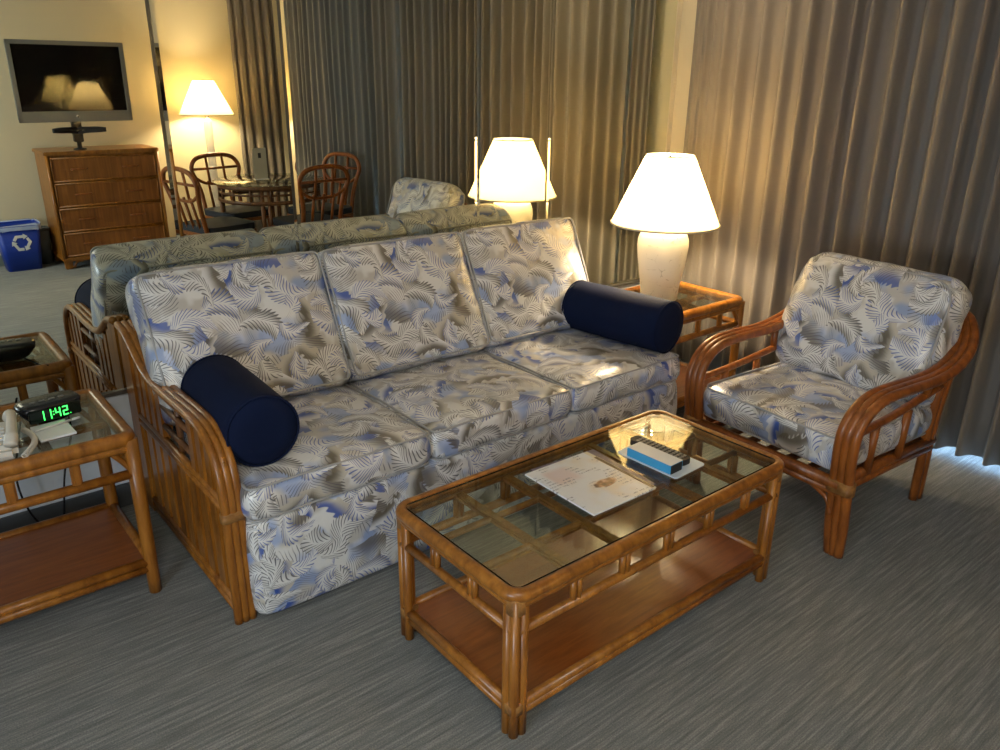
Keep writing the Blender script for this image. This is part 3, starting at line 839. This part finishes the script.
# acrylic tray card, remote control, tissue sized box
pl = MB(); pl.prism(rrect(.150, .235, .012, 4), 0, .003)
tag(pl.build('info_card', plain('pale_blue_card', (.66, .74, .82), .35), None, (1.808, -1.552, GZ+.0004), math.radians(2)), 'pale laminated card under the remote control and blue box', 'card')
bx = thing('small_box', 'small blue and white box lying beside the remote control', 'box', (1.768, -1.560, GZ+.003), math.radians(2))
MB().box((-.031, -.085, 0), (.031, .085, .030), .002).build('carton', plain('blue_carton', (.06, .36, .66), .4), bx)
MB().box((-.0305, -.084, .030), (.0305, .084, .0308)).build('top_print', plain('white_top_print', (.74, .77, .80), .4), bx)
MB().box((-.029, -.0875, .001), (.024, -.084, .029), .001).build('end_flap', M_BLACKM, bx)
rc = thing('remote_control', 'black remote control with rows of buttons beside the blue box', 'remote control', (1.832, -1.527, GZ+.003), math.radians(3))
b = MB(); b.prism(rrect(.046, .215, .014, 4), .0, .019); b.build('body', M_BLACKM, rc)
b = MB()
for i in range(3):
    for j in range(11): b.box((-.017+i*.0125, -.092+j*.0165, .019), (-.008+i*.0125, -.082+j*.0165, .0215), .001)
b.build('button', plain('grey_buttons', (.22, .22, .22), .5), rc)

# ================================================================ THINGS SEEN IN THE MIRROR
dr = thing('chest_of_drawers', 'four drawer wooden chest under the television, seen in the mirror', 'chest of drawers', (1.715, -4.60, 0))
W2, D2 = .43, .225
def dmat():
    t = NT('chest_veneer'); c = t.coord()
    a = t.noise(t.mapping(c, (45, 4, 2)), 1, 4, .6); b_ = t.noise(c, 3, 2)
    t.set(Base_Color=t.ramp(t.math('ADD', t.math('MULTIPLY', a, .7), t.math('MULTIPLY', b_, .3)), [(.32, (.13, .040, .007)), (.68, (.34, .125, .022))]), Roughness=.4); t.bump(a, .15, .002); return t.m
M_DV = dmat()
MB().box((-W2, -D2, .09), (W2, D2-.018, .925), .004).build('carcass', M_RAT, dr)
MB().box((-W2-.015, -D2, .925), (W2+.015, D2+.012, .955), .006).build('top', M_RAT, dr)
b = MB(); b.box((-W2-.01, -D2, .065), (W2+.01, D2+.008, .10), .006); b.build('plinth', M_RAT, dr)
for i in range(4):
    z0 = .112+i*.203; f = MB(); f.box((-W2+.03, D2-.02, z0), (W2-.03, D2, z0+.182), .004); d_ = f.build('drawer', M_DV, dr)
    e = MB()
    for zz in (z0, z0+.182): e.tube([(-W2+.03, D2, zz), (W2-.03, D2, zz)], .006, 6)
    for xx in (-W2+.03, W2-.03): e.tube([(xx, D2, z0), (xx, D2, z0+.182)], .006, 6)
    e.build('moulding', M_RAT, d_)
    for xx in (-.20, .20):
        k = MB(); k.tube(smooth_path([(xx-.06, D2, z0+.092), (xx-.05, D2+.018, z0+.094), (xx, D2+.024, z0+.095), (xx+.05, D2+.018, z0+.094), (xx+.06, D2, z0+.092)], 4), .007, 8); k.build('handle', M_RAT_R, d_)
for sx_ in (-1, 1):
    for sy_ in (-1, 1): 
        b = MB(); b.box((sx_*(W2-.03)-.03, sy_*(D2-.03)-.025, 0), (sx_*(W2-.03)+.03, sy_*(D2-.03)+.025, .07), .006)
        b.tube(smooth_path([(sx_*(W2-.07), sy_*(D2-.02), .01), (sx_*(W2-.09), sy_*(D2-.02), .05), (sx_*(W2-.15), sy_*(D2-.02), .066)], 4), .010, 8)
        b.build('leg', M_RAT, dr)
for sx_ in (-1, 1):
    b = MB(); b.tube([(sx_*(W2-.004), D2-.004, .09), (sx_*(W2-.004), D2-.004, .925)], .015, 8); b.build('corner_post', M_RAT, dr)

tv = thing('television', 'silver framed flat television above the chest, seen in the mirror', 'television', (1.575, -4.42, .955), math.radians(-2.6))
tv.rotation_euler.x = math.radians(-1.5)
b = MB(); zb = .225; zt = .83; hw = .425
b.box((-hw+.006, -.055, zb+.006), (hw-.006, -.007, zt-.006), .012)
b.build('casing', M_SILVER, tv)
fr = MB()
fr.box((-hw, -.006, zt-.032), (hw, .018, zt), .004); fr.box((-hw, -.006, zb), (-hw+.032, .018, zt), .004); fr.box((hw-.032, -.006, zb), (hw, .018, zt), .004)
fr.box((-hw, -.006, zb), (hw, .018, zb+.082), .004); fr.build('frame', M_SILVER, tv)
gs = MB(); gs.box((-hw+.03, -.012, zb+.075), (hw-.03, .004, zt-.03)); sc_ = gs.build('screen', M_SCREEN, tv)
lg = MB(); lg.lathe([(.0001, 0), (.009, 0), (.009, .002), (.0001, .002)], n=16); o = lg.build('badge', M_CHROME, tv, (0, .019, zb+.042)); o.rotation_euler = (-PI/2, 0, 0)
b = MB(); b.box((-.035, -.10, .06), (.035, -.05, zb+.10), .005); b.lathe([(.0001, 0), (.05, 0), (.05, .008), (.018, .015), (.018, .07), (.0001, .07)], c=(0, -.07, 0), n=20); b.build('pedestal', M_BLACK, tv)
b = MB()
for s_x in (-1, 1):
    for dz_ in (0, .04): b.tube(smooth_path([(0, -.06, .13+dz_), (s_x*.06, -.03, .145+dz_*.6), (s_x*.14, .0, .15+dz_*.5), (s_x*.20, .01, .155+dz_*.2)], 4), .013, 8)
b.build('mount_arm', M_BLACKM, tv)

# recycling bin
def bin_(loc, w0, d0, w1, d1, h, mat, label, liner):
    r = thing('recycling_bin' if liner else 'waste_basket', label, 'bin', loc)
    o0, o1 = rrect(w0, d0, .03, 5), rrect(w1, d1, .04, 5); n = len(o0)
    i0, i1 = rrect(w0-.01, d0-.01, .025, 5), rrect(w1-.01, d1-.01, .035, 5)
    vs = [(x, y, 0) for x, y in o0] + [(x, y, h) for x, y in o1] + [(x, y, h) for x, y in i1] + [(x, y, .01) for x, y in i0]
    fs = []
    for k in range(3):
        for j in range(n): fs.append([k*n+j, k*n+(j+1) % n, (k+1)*n+(j+1) % n, (k+1)*n+j])
    fs.append(list(range(n))); fs.append([3*n+j for j in range(n)])
    MB().add(vs, fs).build('tub', mat, r)
    b = MB(); b.tube([(x*1.01, y*1.01, h) for x, y in o1], .008, 8, True); b.build('rim', mat, r)
    return r
rb = bin_((1.018, -4.655, 0), .25, .20, .325, .26, .37, M_BIN, 'blue recycling bin beside the chest of drawers, seen in the mirror', True)
b = MB(); pts = rrect(.340, .275, .04, 6); vs = []; n = len(pts)
for k, (sc_, z) in enumerate(((1.0, .335), (1.01, .36), (1.0, .385), (.95, .375), (.90, .30))):
    for j, (x, y) in enumerate(pts): vs.append((x*sc_, y*sc_, z + .006*math.sin(j*2.1+k)))
fs = [[k*n+j, k*n+(j+1) % n, (k+1)*n+(j+1) % n, (k+1)*n+j] for k in range(4) for j in range(n)]
b.add(vs, fs).build('liner', M_LINER, rb)
# recycling arrows, folded triangular loop of three chasing arrows
b = MB(); R_ = 1.35
for k in range(3):
    rot = Matrix.Rotation(k*2*PI/3, 4, 'Z')
    def P2(x, y): v = rot @ V((x*R_, y*R_, 0)); return (v.x, v.y)
    body = [P2(-.030, -.046), P2(.012, -.046), P2(.012, -.030), P2(-.020, -.030)]
    head = [P2(.012, -.056), P2(.036, -.038), P2(.012, -.020)]
    bend = [P2(-.030, -.046), P2(-.020, -.030), P2(-.032, -.010), P2(-.046, -.018)]
    tilt = Matrix.Translation((.005, .1225, .235)) @ Matrix.Rotation(PI/2 + math.radians(4.6), 4, 'X').inverted()
    for poly in (body, head, bend): b.prism(poly, -.004, .0015, tilt)
b.build('recycling_symbol', M_WHITE, rb)
gb = bin_((1.212, -4.785, 0), .10, .12, .12, .15, .30, M_GREYBIN, 'small grey basket between the blue bin and the chest, seen in the mirror', False)

# dining set
dt = thing('dining_table', 'round glass topped rattan dining table, seen in the mirror', 'dining table', (2.73, -3.43, 0))
b = MB(); b.lathe([(.0001, .735), (.445, .735), (.448, .739), (.445, .743), (.0001, .743)], n=56); b.build('glass_top', M_GLASS, dt)
b = MB()
for z, rr in ((.715, .020), (.60, .016)): b.tube([(.40*math.cos(a), .40*math.sin(a), z) for a in [2*PI*i/48 for i in range(48)]], rr, 8, True)
b.tube([(.40*math.cos(a), .40*math.sin(a), .66) for a in [2*PI*i/48 for i in range(48)]], .009, 8, True)
b.build('apron', M_RAT_D, dt)
for i in range(16):
    a = 2*PI*i/16; s_ = MB(); s_.tube([(.40*math.cos(a), .40*math.sin(a), .60), (.40*math.cos(a), .40*math.sin(a), .715)], .011, 6); s_.build('spindle', M_RAT_D, dt)
for i in range(4):
    a = 2*PI*i/4 + .5; b = MB()
    for da in (-.07, .07): b.tube([(.39*math.cos(a+da), .39*math.sin(a+da), 0), (.39*math.cos(a+da), .39*math.sin(a+da), .70)], .018, 8)
    b.build('leg', M_RAT_D, dt)
def dining_chair(loc, rz, label):
    r = thing('dining_chair', label, 'chair', loc, rz, 'rattan dining chairs round the glass table')
    # faces +x ; back at -x
    b = MB(); hw = .20
    loop = []
    for y, z, x in ((-.170, .42, -.20), (-.175, .60, -.235), (-.200, .72, -.260), (-.222, .80, -.275), (-.180, .875, -.288), (-.08, .905, -.293), (.08, .905, -.293), (.180, .875, -.288), (.222, .80, -.275), (.200, .72, -.260), (.175, .60, -.235), (.170, .42, -.20)):
        loop.append((x, y, z))
    b.tube(smooth_path(loop, 5), .018, 8)
    b.build('back_frame', M_RAT_R, r)
    b = MB(); b.tube(smooth_path([(-.262, -.205, .735), (-.258, -.12, .685), (-.257, .0, .672), (-.258, .12, .685), (-.262, .205, .735)], 4), .013, 8)
    b.tube([(-.276, -.215, .80), (-.276, .215, .80)], .011, 8)
    for y in (-.075, .075): b.tube([(-.258, y, .68), (-.291, y, .90)], .011, 8)
    b.build('fretwork', M_RAT_R, r)
    for y in (-.09, 0, .09): s_ = MB(); s_.tube([(-.20, y, .44), (-.262, y, .70)], .011, 8); s_.build('back_spindle', M_RAT_R, r)
    c_ = MB(); c_.prism(rrect(.43, .43, .08, 5), .435, .485, smooth=False); c_.build('seat', M_SEAT, r)
    b = MB(); b.tube([(x, y, .42) for x, y in rrect(.43, .43, .08, 5)], .016, 8, True); b.build('seat_frame', M_RAT_R, r)
    for sx_ in (-1, 1):
        for sy_ in (-1, 1): l = MB(); l.tube([(sx_*.19, sy_*.18, .42), (sx_*.215, sy_*.19, 0)], [.017, .014], 8); l.build('leg', M_RAT_R, r)
    b = MB(); b.tube([(x, y, .16) for x, y in ((.20, .18), (-.20, .18), (-.20, -.18), (.20, -.18))], .010, 6, True); b.build('stretcher', M_RAT_R, r)
    return r
c1 = dining_chair((2.54, -3.70, 0), math.radians(80), 'rattan dining chair behind the glass table facing the sofa, seen in the mirror')
def chair_copy(loc, rz, label):
    c = copy_tree(c1); c.location = loc; c.rotation_euler.z = math.radians(rz); c['label'] = label
chair_copy((2.17, -3.15, 0), -12, 'rattan dining chair nearest the chest of drawers, seen side on in the mirror')
chair_copy((2.80, -2.92, 0), -97, 'rattan dining chair with its back to the sofa, lower of the pair by the drapes')
chair_copy((3.15, -3.38, 0), 165, 'rattan dining chair against the shade-toned drapes, behind the other one')
tc = thing('menu_stand', 'upright printed card stand on the dining table, seen in the mirror', 'card stand', (2.68, -3.46, .7432), math.radians(10))
MB().box((-.055, -.002, 0), (.055, .002, .25)).build('card', plain('printed_card', (.40, .38, .30), .5), tc)
MB().box((-.058, -.03, 0), (.058, .03, .004)).build('foot', M_WHITE, tc)
MB().box((-.012, .002, .17), (.012, .003, .21)).build('emblem', M_BLACKM, tc)
